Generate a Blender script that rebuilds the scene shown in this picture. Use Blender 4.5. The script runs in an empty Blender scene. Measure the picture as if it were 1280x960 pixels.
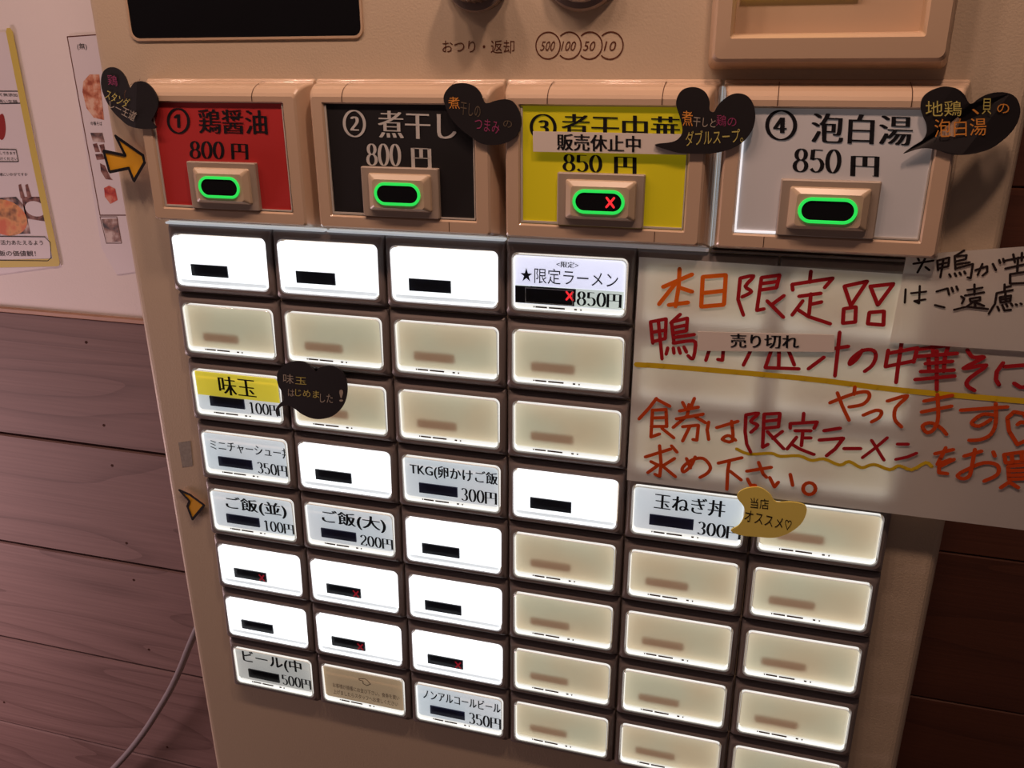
import bpy, bmesh, math, random
from mathutils import Vector, Matrix
random.seed(7)
# ------------------------------------------------------------------ frame of reference
# u right, v down, n into the machine (1 unit = 1.35 mm); n = 0 is the front of the small button lenses
S = 0.00135
Z0 = 1.32
def W(u, v, n): return Vector((u*S, n*S, Z0 - v*S))
CAM = (238.0966, -70.0965, -307.7925)
RR = ((0.96180355, 0.00587539, 0.27367755), (0.09264302, 0.93378704, -0.34562846), (-0.25758725, 0.35778099, 0.89757538))
FPX = 1072.6454
def P(x, y, n):
    """plane point (u, v) on the plane n that the photograph shows at pixel x, y"""
    a, b = (x-640)/FPX, (y-480)/FPX
    d = [RR[0][k]*a + RR[1][k]*b + RR[2][k] for k in range(3)]
    s = (n - CAM[2])/d[2]
    return (CAM[0]+s*d[0], CAM[1]+s*d[1])

scene = bpy.context.scene
col = scene.collection
# ------------------------------------------------------------------ camera
cd = bpy.data.cameras.new('camera'); cam = bpy.data.objects.new('camera', cd); col.objects.link(cam)
def wv(r): return Vector((r[0], r[2], -r[1]))
X, Y, Zb = wv(RR[0]), -wv(RR[1]), -wv(RR[2])
m = Matrix((X, Y, Zb)).transposed().to_4x4(); m.translation = W(*CAM)
cam.matrix_world = m
cd.sensor_width = 36; cd.lens = FPX/1280*36; cd.clip_start = 0.01; cd.clip_end = 50
scene.camera = cam
# ------------------------------------------------------------------ light
scene.view_settings.view_transform = 'Standard'; scene.view_settings.look = 'None'
scene.view_settings.exposure = 0.0; scene.view_settings.gamma = 1.0; scene.view_settings.use_curve_mapping = False
wd = bpy.data.worlds.new('world'); wd.use_nodes = True; scene.world = wd
wd.node_tree.nodes['Background'].inputs[0].default_value = (1.0, 0.68, 0.62, 1)
wd.node_tree.nodes['Background'].inputs[1].default_value = 0.05
WARM = (1.0, 0.66, 0.50)
def lamp(name, u, v, n, power, size, target, color=WARM, typ='AREA', shape='DISK'):
    ld = bpy.data.lights.new(name, typ); ld.energy = power; ld.color = color
    if typ == 'AREA': ld.shape = shape; ld.size = size
    else: ld.shadow_soft_size = size
    o = bpy.data.objects.new(name, ld); col.objects.link(o); o.location = W(u, v, n)
    d = W(*target) - o.location
    o.rotation_euler = d.to_track_quat('-Z', 'Y').to_euler()
    return o
for lu, lp, lc in ((-290, 0.50, WARM), (-120, 0.62, WARM), (20, 0.70, WARM), (130, 0.62, WARM), (275, 1.20, (1.0, 0.64, 0.46))):
    lamp('ceiling_lamp', lu, -410, -165, lp*1.06, 0.05, (lu+30, 0, 60), color=lc)
lamp('wall_fill', -620, 330, -110, 3.7, 0.3, (-170, 300, 150), color=(1.0, 0.68, 0.70))  # unseen fill added at left, lighting the wall far more than the door

# ------------------------------------------------------------------ materials
def mat(name, color, rough=0.5, spec=0.5, emit=None, estr=0.0, bump=None, noise=None, metallic=0.0, coat=0.0):
    m = bpy.data.materials.new(name); m.use_nodes = True
    nt = m.node_tree; b = nt.nodes['Principled BSDF']
    b.inputs['Base Color'].default_value = (*color, 1); b.inputs['Roughness'].default_value = rough
    b.inputs['Specular IOR Level'].default_value = spec; b.inputs['Metallic'].default_value = metallic
    b.inputs['Coat Weight'].default_value = coat
    if emit:
        b.inputs['Emission Color'].default_value = (*emit, 1); b.inputs['Emission Strength'].default_value = estr
    tc = None
    if noise or bump: tc = nt.nodes.new('ShaderNodeTexCoord')
    if noise:                                   # (scale, amount): slight mottling of the thing's own colour
        n = nt.nodes.new('ShaderNodeTexNoise'); n.inputs['Scale'].default_value = noise[0]; n.inputs['Detail'].default_value = 5
        r = nt.nodes.new('ShaderNodeMapRange'); r.inputs['To Min'].default_value = 1-noise[1]; r.inputs['To Max'].default_value = 1+noise[1]
        x = nt.nodes.new('ShaderNodeVectorMath'); x.operation = 'SCALE'; x.inputs[0].default_value = color
        nt.links.new(tc.outputs['Object'], n.inputs['Vector']); nt.links.new(n.outputs['Fac'], r.inputs['Value'])
        nt.links.new(r.outputs[0], x.inputs['Scale']); nt.links.new(x.outputs[0], b.inputs['Base Color'])
    if bump:
        n = nt.nodes.new('ShaderNodeTexNoise'); n.inputs['Scale'].default_value = bump[0]; n.inputs['Detail'].default_value = 3
        q = nt.nodes.new('ShaderNodeBump'); q.inputs['Strength'].default_value = bump[1]; q.inputs['Distance'].default_value = 0.0006
        nt.links.new(tc.outputs['Object'], n.inputs['Vector']); nt.links.new(n.outputs['Fac'], q.inputs['Height'])
        nt.links.new(q.outputs[0], b.inputs['Normal'])
    return m
def clear_mat(name, tint=(1, 1, 1), ior=1.45, rough=0.05):
    m = bpy.data.materials.new(name); m.use_nodes = True; nt = m.node_tree; nt.nodes.clear()
    o = nt.nodes.new('ShaderNodeOutputMaterial'); t = nt.nodes.new('ShaderNodeBsdfTransparent'); g = nt.nodes.new('ShaderNodeBsdfGlossy')
    f = nt.nodes.new('ShaderNodeFresnel'); x = nt.nodes.new('ShaderNodeMixShader')
    t.inputs[0].default_value = (*tint, 1); g.inputs['Roughness'].default_value = rough; f.inputs['IOR'].default_value = ior
    nt.links.new(f.outputs[0], x.inputs[0]); nt.links.new(t.outputs[0], x.inputs[1]); nt.links.new(g.outputs[0], x.inputs[2])
    nt.links.new(x.outputs[0], o.inputs[0]); return m
def frost_mat(name, color, rough=0.85):
    m = bpy.data.materials.new(name); m.use_nodes = True; nt = m.node_tree; nt.nodes.clear()
    o = nt.nodes.new('ShaderNodeOutputMaterial'); g = nt.nodes.new('ShaderNodeBsdfRefraction'); d = nt.nodes.new('ShaderNodeBsdfTranslucent')
    g.inputs['Color'].default_value = (*color, 1); g.inputs['Roughness'].default_value = rough; g.inputs['IOR'].default_value = 1.45
    d.inputs[0].default_value = (*color, 1)
    x = nt.nodes.new('ShaderNodeMixShader'); x.inputs[0].default_value = 0.25
    nt.links.new(g.outputs[0], x.inputs[1]); nt.links.new(d.outputs[0], x.inputs[2]); nt.links.new(x.outputs[0], o.inputs[0]); return m
def paper_mat(name, color, trans=0.45):
    m = bpy.data.materials.new(name); m.use_nodes = True; nt = m.node_tree; nt.nodes.clear()
    o = nt.nodes.new('ShaderNodeOutputMaterial'); t = nt.nodes.new('ShaderNodeBsdfTranslucent'); d = nt.nodes.new('ShaderNodeBsdfDiffuse')
    t.inputs[0].default_value = (*color, 1); d.inputs[0].default_value = (*color, 1)
    x = nt.nodes.new('ShaderNodeMixShader'); x.inputs[0].default_value = trans
    tc = nt.nodes.new('ShaderNodeTexCoord'); n = nt.nodes.new('ShaderNodeTexNoise'); n.inputs['Scale'].default_value = 14; n.inputs['Detail'].default_value = 1
    q = nt.nodes.new('ShaderNodeBump'); q.inputs['Strength'].default_value = 0.35; q.inputs['Distance'].default_value = 0.004
    nt.links.new(tc.outputs['Object'], n.inputs['Vector']); nt.links.new(n.outputs['Fac'], q.inputs['Height']); nt.links.new(q.outputs[0], d.inputs['Normal'])
    nt.links.new(d.outputs[0], x.inputs[1]); nt.links.new(t.outputs[0], x.inputs[2]); nt.links.new(x.outputs[0], o.inputs[0]); return m
def wood_mat(name, light, dark, knots=1.0, rough=0.45):
    m = bpy.data.materials.new(name); m.use_nodes = True; nt = m.node_tree; b = nt.nodes['Principled BSDF']
    tc = nt.nodes.new('ShaderNodeTexCoord'); oi = nt.nodes.new('ShaderNodeObjectInfo')
    sh = nt.nodes.new('ShaderNodeVectorMath'); sh.operation = 'ADD'
    sc = nt.nodes.new('ShaderNodeVectorMath'); sc.operation = 'SCALE'; sc.inputs['Scale'].default_value = 7.0
    cb = nt.nodes.new('ShaderNodeCombineXYZ')
    for k in range(3): nt.links.new(oi.outputs['Random'], cb.inputs[k])
    nt.links.new(cb.outputs[0], sc.inputs[0]); nt.links.new(tc.outputs['Object'], sh.inputs[0]); nt.links.new(sc.outputs[0], sh.inputs[1])
    mp = nt.nodes.new('ShaderNodeMapping'); mp.inputs['Scale'].default_value = (1.5, 6, 11)
    nt.links.new(sh.outputs[0], mp.inputs[0])
    n1 = nt.nodes.new('ShaderNodeTexNoise'); n1.inputs['Scale'].default_value = 1.0; n1.inputs['Detail'].default_value = 1.5
    nt.links.new(mp.outputs[0], n1.inputs['Vector'])
    mu = nt.nodes.new('ShaderNodeMath'); mu.operation = 'MULTIPLY'; mu.inputs[1].default_value = 10*knots
    nt.links.new(n1.outputs['Fac'], mu.inputs[0])
    fr = nt.nodes.new('ShaderNodeMath'); fr.operation = 'FRACT'; nt.links.new(mu.outputs[0], fr.inputs[0])
    rp = nt.nodes.new('ShaderNodeValToRGB')
    e = rp.color_ramp.elements; e[0].position = 0.0; e[0].color = (0.25, 0.25, 0.25, 1); e[1].position = 1.0; e[1].color = (0.95, 0.95, 0.95, 1)
    k = e.new(0.55); k.color = (0.1, 0.1, 0.1, 1); k = e.new(0.86); k.color = (0.5, 0.5, 0.5, 1)
    nt.links.new(fr.outputs[0], rp.inputs[0])
    mp2 = nt.nodes.new('ShaderNodeMapping'); mp2.inputs['Scale'].default_value = (8, 60, 420); nt.links.new(sh.outputs[0], mp2.inputs[0])
    n2 = nt.nodes.new('ShaderNodeTexNoise'); n2.inputs['Scale'].default_value = 1.0; n2.inputs['Detail'].default_value = 4; nt.links.new(mp2.outputs[0], n2.inputs['Vector'])
    ad = nt.nodes.new('ShaderNodeMath'); ad.operation = 'MULTIPLY_ADD'; ad.inputs[1].default_value = 0.7; ad.use_clamp = True
    nt.links.new(n2.outputs['Fac'], ad.inputs[0])
    m2 = nt.nodes.new('ShaderNodeMath'); m2.operation = 'MULTIPLY_ADD'; m2.inputs[1].default_value = 0.55; m2.inputs[2].default_value = -0.25
    nt.links.new(rp.outputs[0], m2.inputs[0]); nt.links.new(m2.outputs[0], ad.inputs[2])
    mx = nt.nodes.new('ShaderNodeMix'); mx.data_type = 'RGBA'; mx.inputs[6].default_value = (*light, 1); mx.inputs[7].default_value = (*dark, 1)
    nt.links.new(ad.outputs[0], mx.inputs[0]); nt.links.new(mx.outputs[2], b.inputs['Base Color'])
    b.inputs['Roughness'].default_value = rough
    q = nt.nodes.new('ShaderNodeBump'); q.inputs['Strength'].default_value = 0.2; q.inputs['Distance'].default_value = 0.001
    nt.links.new(n2.outputs['Fac'], q.inputs['Height']); nt.links.new(q.outputs[0], b.inputs['Normal'])
    return m
def photo_mat(name, c1, c2, c3, scale=120):
    """a small printed food photograph: blotches of three colours"""
    m = bpy.data.materials.new(name); m.use_nodes = True; nt = m.node_tree; b = nt.nodes['Principled BSDF']
    tc = nt.nodes.new('ShaderNodeTexCoord'); n = nt.nodes.new('ShaderNodeTexNoise'); n.inputs['Scale'].default_value = scale; n.inputs['Detail'].default_value = 3
    r = nt.nodes.new('ShaderNodeValToRGB'); e = r.color_ramp.elements
    e[0].position = 0.38; e[0].color = (*c1, 1); e[1].position = 0.62; e[1].color = (*c3, 1); k = e.new(0.5); k.color = (*c2, 1)
    nt.links.new(tc.outputs['Object'], n.inputs['Vector']); nt.links.new(n.outputs['Fac'], r.inputs[0]); nt.links.new(r.outputs[0], b.inputs['Base Color'])
    b.inputs['Roughness'].default_value = 0.4
    return m

M = {
 'paint': mat('machine_paint', (0.60, 0.48, 0.36), 0.42, 0.4, bump=(900, 0.25)),
 'frame': mat('frame_plastic', (0.64, 0.46, 0.33), 0.24, 0.6, coat=1.0),
 'housing': mat('housing_plastic', (0.21, 0.175, 0.17), 0.36, 0.5),
 'housing_plate': mat('centre_plate_plastic', (0.40, 0.32, 0.26), 0.4, 0.4),
 'button': mat('beige_button_plastic', (0.60, 0.46, 0.33), 0.3, 0.5),
 'black': mat('black_glass', (0.006, 0.006, 0.008), 0.22, 0.35),
 'display': mat('dark_display', (0.006, 0.007, 0.014), 0.3, 0.4),
 'display_blue': mat('navy_display', (0.02, 0.022, 0.075), 0.3, 0.5),
 'ink': mat('black_print', (0.010, 0.009, 0.012), 0.6, 0.2),
 'ink_white': mat('white_print', (0.62, 0.60, 0.58), 0.6, 0.2),
 'ink_brown': mat('brown_print', (0.12, 0.035, 0.02), 0.6, 0.2),
 'steel': mat('chromed_metal', (0.55, 0.48, 0.42), 0.3, 0.6, metallic=0.55),
 'dark_steel': mat('dark_knurled_metal', (0.22, 0.17, 0.15), 0.3, 0.7, metallic=0.3),
 'groove': mat('dark_groove', (0.08, 0.035, 0.02), 0.6, 0.2),
 'acrylic': clear_mat('clear_acrylic'),
 'cover': clear_mat('clear_cover', ior=1.3, rough=0.12),
 'frost': frost_mat('frosted_insert', (0.93, 0.90, 0.80)),
 'rim': mat('light_guide_rim', (0.5, 0.5, 0.48), 0.3, 0.5, emit=(0.95, 0.93, 0.88), estr=0.85),
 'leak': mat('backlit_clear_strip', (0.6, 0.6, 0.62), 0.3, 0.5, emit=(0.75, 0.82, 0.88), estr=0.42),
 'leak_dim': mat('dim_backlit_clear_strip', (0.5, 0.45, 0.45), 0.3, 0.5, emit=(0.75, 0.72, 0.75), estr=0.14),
 'rim_edge': mat('lens_rim_edge', (0.6, 0.58, 0.55), 0.3, 0.5, emit=(0.9, 0.85, 0.75), estr=0.30),
 'rim_dim': mat('light_guide_floor', (0.5, 0.5, 0.5), 0.3, 0.5, emit=(0.9, 0.92, 0.95), estr=0.55),
 'lit': mat('backlit_white_card', (0.8, 0.8, 0.8), 0.5, 0.3, emit=(0.95, 0.98, 1.0), estr=1.08),
 'back_glow': mat('beige_back_plate', (0.50, 0.44, 0.36), 0.6, 0.2, emit=(0.50, 0.42, 0.30), estr=0.95, noise=(60, 0.08)),  # emits a dim glow, standing in for spill from the button's LEDs
 'slot': mat('brown_display_seen_through_frost', (0.10, 0.055, 0.035), 0.6, 0.2, emit=(0.30, 0.15, 0.09), estr=0.62),
 'card': mat('backlit_paper_card', (0.7, 0.7, 0.72), 0.6, 0.2, emit=(0.50, 0.54, 0.60), estr=0.72, noise=(80, 0.05)),
 'card_dim': mat('dim_backlit_paper_card', (0.7, 0.68, 0.65), 0.6, 0.2, emit=(0.44, 0.44, 0.42), estr=0.60),
 'card_bright': mat('bright_backlit_paper_card', (0.7, 0.7, 0.75), 0.6, 0.2, emit=(0.66, 0.66, 0.82), estr=0.95),
 'card_green': mat('pale_backlit_price_card', (0.7, 0.7, 0.65), 0.6, 0.2, emit=(0.48, 0.54, 0.50), estr=0.82),
 'card_yellow': mat('yellow_backlit_card', (0.75, 0.60, 0.05), 0.6, 0.2, emit=(0.75, 0.62, 0.06), estr=0.50),
 'card_beige': mat('beige_notice_card', (0.55, 0.40, 0.25), 0.6, 0.2, emit=(0.42, 0.31, 0.20), estr=0.42),
 'red_led': mat('red_led_cross', (0.5, 0.02, 0.02), 0.5, 0.2, emit=(1.0, 0.03, 0.04), estr=0.9),
 'red_led_dim': mat('dim_red_led_cross', (0.2, 0.01, 0.01), 0.5, 0.2, emit=(0.5, 0.01, 0.03), estr=0.35),
 'green_led': mat('green_led_ring', (0.02, 0.5, 0.08), 0.4, 0.3, emit=(0.03, 1.0, 0.12), estr=0.62),
 'panel_red': mat('red_menu_panel', (0.52, 0.035, 0.035), 0.5, 0.3),
 'panel_black': mat('black_menu_panel', (0.018, 0.016, 0.018), 0.5, 0.3),
 'panel_yellow': mat('yellow_menu_panel', (0.66, 0.55, 0.015), 0.5, 0.3, emit=(0.6, 0.5, 0.01), estr=0.16),
 'panel_grey': mat('pale_grey_menu_panel', (0.62, 0.60, 0.62), 0.5, 0.3, emit=(0.5, 0.48, 0.46), estr=0.08),
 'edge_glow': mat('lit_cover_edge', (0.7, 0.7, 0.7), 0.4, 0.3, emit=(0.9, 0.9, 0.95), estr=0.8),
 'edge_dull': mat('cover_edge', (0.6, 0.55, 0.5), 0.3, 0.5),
 'paper': paper_mat('marker_sign_paper', (0.86, 0.84, 0.80)),
 'tape': mat('white_label_tape', (0.80, 0.72, 0.66), 0.45, 0.3),
 'marker_red': mat('red_marker', (0.40, 0.012, 0.018), 0.6, 0.2),
 'marker_orange': mat('orange_marker', (0.85, 0.16, 0.01), 0.6, 0.2),
 'marker_vermilion': mat('vermilion_marker', (0.62, 0.07, 0.01), 0.6, 0.2),
 'marker_yellow': mat('yellow_marker', (0.72, 0.50, 0.02), 0.6, 0.2),
 'marker_black': mat('black_marker', (0.02, 0.012, 0.012), 0.6, 0.2),
 'sticker_black': mat('black_card_sticker', (0.016, 0.013, 0.015), 0.55, 0.3, noise=(40, 0.2)),
 'sticker_yellow': mat('yellow_card_sticker', (0.85, 0.70, 0.16), 0.6, 0.2),
 'arrow_yellow': mat('amber_sticker', (0.85, 0.42, 0.02), 0.5, 0.3),
 'chalk_yellow': mat('yellow_chalk_pen', (0.55, 0.48, 0.14), 0.7, 0.1),
 'chalk_orange': mat('orange_chalk_pen', (0.75, 0.30, 0.06), 0.7, 0.1),
 'chalk_grey': mat('grey_chalk_pen', (0.42, 0.36, 0.30), 0.7, 0.1),
 'chalk_plum': mat('plum_chalk_pen', (0.30, 0.05, 0.14), 0.7, 0.1),
 'chalk_dark': mat('faint_chalk_pen', (0.13, 0.10, 0.07), 0.7, 0.1),
 'residue': mat('grey_glue_residue', (0.36, 0.33, 0.31), 0.8, 0.1, noise=(500, 0.35)),
 'wall': mat('white_wallpaper', (0.80, 0.74, 0.74), 0.8, 0.2, bump=(500, 0.3), noise=(6, 0.03)),
 'plank': wood_mat('stained_cedar', (0.20, 0.118, 0.108), (0.075, 0.034, 0.03), rough=0.7),
 'plank_dark': wood_mat('dark_stained_board', (0.17, 0.06, 0.034), (0.08, 0.028, 0.018), 0.6),
 'rail': mat('highlit_wood_rail', (0.42, 0.24, 0.17), 0.5, 0.3, noise=(40, .15)),  # highlight along the cap edge is put into this paler wood colour
 'joint': mat('dark_joint', (0.05, 0.02, 0.015), 0.8, 0.1),
 'floor': wood_mat('floor_board', (0.22, 0.12, 0.07), (0.12, 0.06, 0.035), 0.6),
 'cord': mat('grey_cord', (0.20, 0.17, 0.18), 0.5, 0.4),
 'poster': mat('laminated_white_paper', (0.74, 0.69, 0.74), 0.35, 0.5),
 'laminate': clear_mat('laminate_film', ior=1.35, rough=0.2),
 'yellow_border': mat('yellow_border_print', (0.62, 0.50, 0.12), 0.4, 0.4),
 'print_red': mat('chilli_red_print', (0.30, 0.03, 0.03), 0.4, 0.4),
 'photo_ramen': photo_mat('printed_ramen_photo', (0.10, 0.04, 0.03), (0.72, 0.34, 0.14), (0.65, 0.16, 0.08), 50),
 'photo_orange': photo_mat('printed_noodle_photo', (0.35, 0.09, 0.05), (0.62, 0.26, 0.16), (0.75, 0.50, 0.38), 130),
 'photo_dark': photo_mat('printed_dark_photo', (0.05, 0.04, 0.05), (0.30, 0.18, 0.16), (0.62, 0.52, 0.50), 90),
 'photo_red': photo_mat('printed_berry_photo', (0.35, 0.02, 0.02), (0.55, 0.08, 0.05), (0.65, 0.25, 0.18), 120),
 'photo_brown': photo_mat('printed_brown_photo', (0.05, 0.02, 0.02), (0.20, 0.08, 0.07), (0.30, 0.16, 0.14), 150),
 'recess': mat('recess_beige', (0.56, 0.40, 0.28), 0.4, 0.4),
 'bill_glow': mat('yellow_bill_light', (0.7, 0.6, 0.2), 0.5, 0.3, emit=(0.9, 0.66, 0.14), estr=0.8),
}
def two_tone_glow(m, c1, c2, strength, scale):
    nt = m.node_tree; b = nt.nodes['Principled BSDF']; tc = nt.nodes.new('ShaderNodeTexCoord'); oi = nt.nodes.new('ShaderNodeObjectInfo')
    cb = nt.nodes.new('ShaderNodeCombineXYZ'); ad = nt.nodes.new('ShaderNodeVectorMath'); ad.operation = 'ADD'; n = nt.nodes.new('ShaderNodeTexNoise')
    n.inputs['Scale'].default_value = scale; n.inputs['Detail'].default_value = 1.0
    mx = nt.nodes.new('ShaderNodeMix'); mx.data_type = 'RGBA'; mx.inputs[6].default_value = (*c1, 1); mx.inputs[7].default_value = (*c2, 1)
    r = nt.nodes.new('ShaderNodeMapRange'); r.inputs['From Min'].default_value = 0.35; r.inputs['From Max'].default_value = 0.65
    for k in range(3): nt.links.new(oi.outputs['Random'], cb.inputs[k])
    nt.links.new(tc.outputs['Object'], ad.inputs[0]); nt.links.new(cb.outputs[0], ad.inputs[1]); nt.links.new(ad.outputs[0], n.inputs['Vector'])
    nt.links.new(n.outputs['Fac'], r.inputs['Value']); nt.links.new(r.outputs[0], mx.inputs[0]); nt.links.new(mx.outputs[2], b.inputs['Emission Color'])
    b.inputs['Emission Strength'].default_value = strength
two_tone_glow(M['back_glow'], (0.46, 0.45, 0.36), (0.50, 0.40, 0.29), 0.72, 30)
two_tone_glow(M['card'], (0.50, 0.56, 0.60), (0.55, 0.56, 0.58), 0.74, 24)
# ------------------------------------------------------------------ mesh helpers
ORG = {}
def finish(name, bm, mt, parent=None, origin=None, label=None, cat=None, group=None, kind=None, smooth=False):
    """link a bmesh whose vertices are in world metres as one object, its origin at its middle or at origin"""
    if origin is None:
        vs = [v.co for v in bm.verts]
        origin = Vector([(min(v[k] for v in vs)+max(v[k] for v in vs))/2 for k in range(3)]) if vs else Vector()
    origin = Vector(origin)
    for v in bm.verts: v.co -= origin
    bmesh.ops.recalc_face_normals(bm, faces=bm.faces)
    me = bpy.data.meshes.new(name); bm.to_mesh(me); bm.free()
    if smooth:
        for p in me.polygons: p.use_smooth = True
    me.materials.append(mt)
    return link(name, me, parent, origin, label, cat, group, kind)
def link(name, me, parent, origin, label=None, cat=None, group=None, kind=None):
    o = bpy.data.objects.new(name, me); col.objects.link(o)
    origin = Vector(origin)
    if parent: o.parent = parent; o.location = origin - ORG[parent.name]
    else: o.location = origin
    ORG[o.name] = origin
    tag(o, label, cat, group, kind); return o
def tag(o, label=None, cat=None, group=None, kind=None):
    if label: o['label'] = label
    if cat: o['category'] = cat
    if group: o['group'] = group
    if kind: o['kind'] = kind
def rr(u0, v0, u1, v1, r, k=5):
    r = min(r, (u1-u0)/2, (v1-v0)/2); pts = []
    for cx, cy, a0 in ((u1-r, v0+r, -90), (u1-r, v1-r, 0), (u0+r, v1-r, 90), (u0+r, v0+r, 180)):
        for i in range(k+1):
            a = math.radians(a0 + 90*i/k); pts.append((cx+r*math.cos(a), cy+r*math.sin(a)))
    return pts
def loops(bm, ls, cap_last=True, cap_first=False):
    """ls: list of rings of (u, v, n)"""
    prev = None
    for L in ls:
        cur = [bm.verts.new(W(*p)) for p in L]
        if prev:
            k = len(cur)
            for i in range(k):
                bm.faces.new((prev[i], prev[(i+1) % k], cur[(i+1) % k], cur[i]))
        elif cap_first: bm.faces.new(cur)
        prev = cur
    if cap_last: bm.faces.new(prev)
def ring(pts, n):
    return [(u, v, n(v) if callable(n) else n) for u, v in pts]
def slab(bm, pts, n0, n1):
    """a flat plate of outline pts between n0 (front) and n1 (back)"""
    loops(bm, [ring(pts, n1), ring(pts, n0)], True, True)
def box(bm, u0, v0, u1, v1, n0, n1): slab(bm, [(u0, v0), (u1, v0), (u1, v1), (u0, v1)], n0, n1)
def spline(pts, k=5):
    out = []; N = len(pts)
    for i in range(N):
        p0, p1, p2, p3 = pts[i-1], pts[i], pts[(i+1) % N], pts[(i+2) % N]
        for j in range(k):
            t = j/k; t2, t3 = t*t, t*t*t
            out.append(tuple(0.5*(2*p1[c]+(p2[c]-p0[c])*t+(2*p0[c]-5*p1[c]+4*p2[c]-p3[c])*t2+(3*p1[c]-p0[c]-3*p2[c]+p3[c])*t3) for c in (0, 1)))
    return out
_dab = [0]
def stroke(bm, pts, w, n, closed=False):
    """a flat pen stroke of width w along pts (plane units); bluntly rounded joints and ends"""
    q = list(pts) + ([pts[0]] if closed else [])
    base = n
    def up():                                  # every dab of ink lies a hair above the one before it
        _dab[0] += 1; return base - .008*(_dab[0] % 29)
    for i, (a, b) in enumerate(zip(q, q[1:])):
        n = up()
        d = math.hypot(b[0]-a[0], b[1]-a[1]) or 1e-6
        x, y = -(b[1]-a[1])/d*w/2, (b[0]-a[0])/d*w/2
        bm.faces.new([bm.verts.new(W(p[0], p[1], n)) for p in ((a[0]+x, a[1]+y), (b[0]+x, b[1]+y), (b[0]-x, b[1]-y), (a[0]-x, a[1]-y))])
    for i, a in enumerate(q):
        n = up()
        bm.faces.new([bm.verts.new(W(a[0]+w/2*math.cos(t*math.pi/3), a[1]+w/2*math.sin(t*math.pi/3), n)) for t in range(6)])
def pxs(pts, n, ox, oy, s): return [P(ox+x/s, oy+y/s, n) for x, y in pts]
_glyphs = {}
def glyphs(body, serif):
    """(vertices, faces) of a line of type, bounding box scaled to the unit square"""
    key = (body, serif)
    if key in _glyphs: return _glyphs[key]
    cu = bpy.data.curves.new('t', 'FONT'); cu.body = body; cu.size = 1; cu.resolution_u = 3
    cu.offset = (-0.010 if len(body) < 5 else -0.006) if serif else 0.0
    o = bpy.data.objects.new('t', cu); col.objects.link(o); bpy.context.view_layer.update()
    me = bpy.data.meshes.new_from_object(o.evaluated_get(bpy.context.evaluated_depsgraph_get()))
    vs = [(v.co.x, v.co.y) for v in me.vertices]; fs = [tuple(p.vertices) for p in me.polygons]
    bpy.data.objects.remove(o); bpy.data.curves.remove(cu); bpy.data.meshes.remove(me)
    V, F = [], []
    for k, dx in enumerate((-0.038, -0.019, 0.0, 0.019, 0.038) if serif else (0.0,)):
        b = len(V); V += [(x+dx, y, k) for x, y in vs]; F += [tuple(i+b for i in f) for f in fs]
    x0, x1 = min(v[0] for v in V), max(v[0] for v in V); y0, y1 = min(v[1] for v in V), max(v[1] for v in V)
    V = [((x-x0)/(x1-x0), (y1-y)/(y1-y0), k) for x, y, k in V]
    _glyphs[key] = (V, F); return V, F
def put_text(bm, body, quad, n, serif=True, clip=None):
    """quad: TL, TR, BR, BL in plane units"""
    V, F = glyphs(body, serif); (a, b, c, d) = quad
    b0 = len(bm.verts); vs = []
    for s, t, k in V:
        u = (a[0]*(1-s)+b[0]*s)*(1-t) + (d[0]*(1-s)+c[0]*s)*t
        v = (a[1]*(1-s)+b[1]*s)*(1-t) + (d[1]*(1-s)+c[1]*s)*t
        nn = n if len(a) < 3 else (a[2]*(1-s)+b[2]*s)*(1-t) + (d[2]*(1-s)+c[2]*s)*t
        vs.append(bm.verts.new(W(u, v, nn-0.02*k)))
    for f in F:
        try: bm.faces.new([vs[i] for i in f])
        except ValueError: pass
    if clip is not None:
        bmesh.ops.bisect_plane(bm, geom=bm.verts[:]+bm.edges[:]+bm.faces[:], plane_co=W(clip, 0, 0), plane_no=(1, 0, 0), clear_outer=True)
def _arc(cx, cy, rx, ry, a0, a1, k=10):
    return [(cx+rx*math.cos(math.radians(a0+(a1-a0)*i/k)), cy-ry*math.sin(math.radians(a0+(a1-a0)*i/k))) for i in range(k+1)]
_digit = {   # strokes in a box 1 wide and 1.75 high, y downwards
 '0': [_arc(.5, .875, .36, .83, 90, 450, 24)],
 '1': [[(.22, .25), (.5, .05)], [(.52, .05), (.52, 1.7)], [(.22, 1.7), (.82, 1.7)]],
 '2': [[(.16, .42)] + _arc(.5, .46, .33, .42, 150, -20) + [(.66, .85), (.3, 1.3), (.14, 1.66)], [(.14, 1.62), (.5, 1.60), (.88, 1.66), (.9, 1.36)]],
 '3': [_arc(.47, .45, .31, .41, 150, -90), _arc(.47, 1.27, .36, .42, 90, -150)],
 '4': [[(.62, .05), (.08, 1.2), (.95, 1.2)], [(.66, .05), (.66, 1.7)], [(.45, 1.7), (.88, 1.7)]],
 '5': [[(.22, .08), (.82, .1)], [(.22, .08), (.2, .8)], [(.2, .8)] + _arc(.48, 1.2, .36, .5, 115, -150)],
 '8': [_arc(.5, .46, .29, .40, 90, 450, 20), _arc(.5, 1.28, .36, .43, 90, 450, 20)],
 'y': [[(.16, .12), (.16, 1.74)], [(.16, .14), (1.42, .14)], [(1.40, .12), (1.40, 1.68), (1.2, 1.64)], [(.16, .92), (1.40, .92)], [(.78, .14), (.78, .92)]],
}
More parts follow.
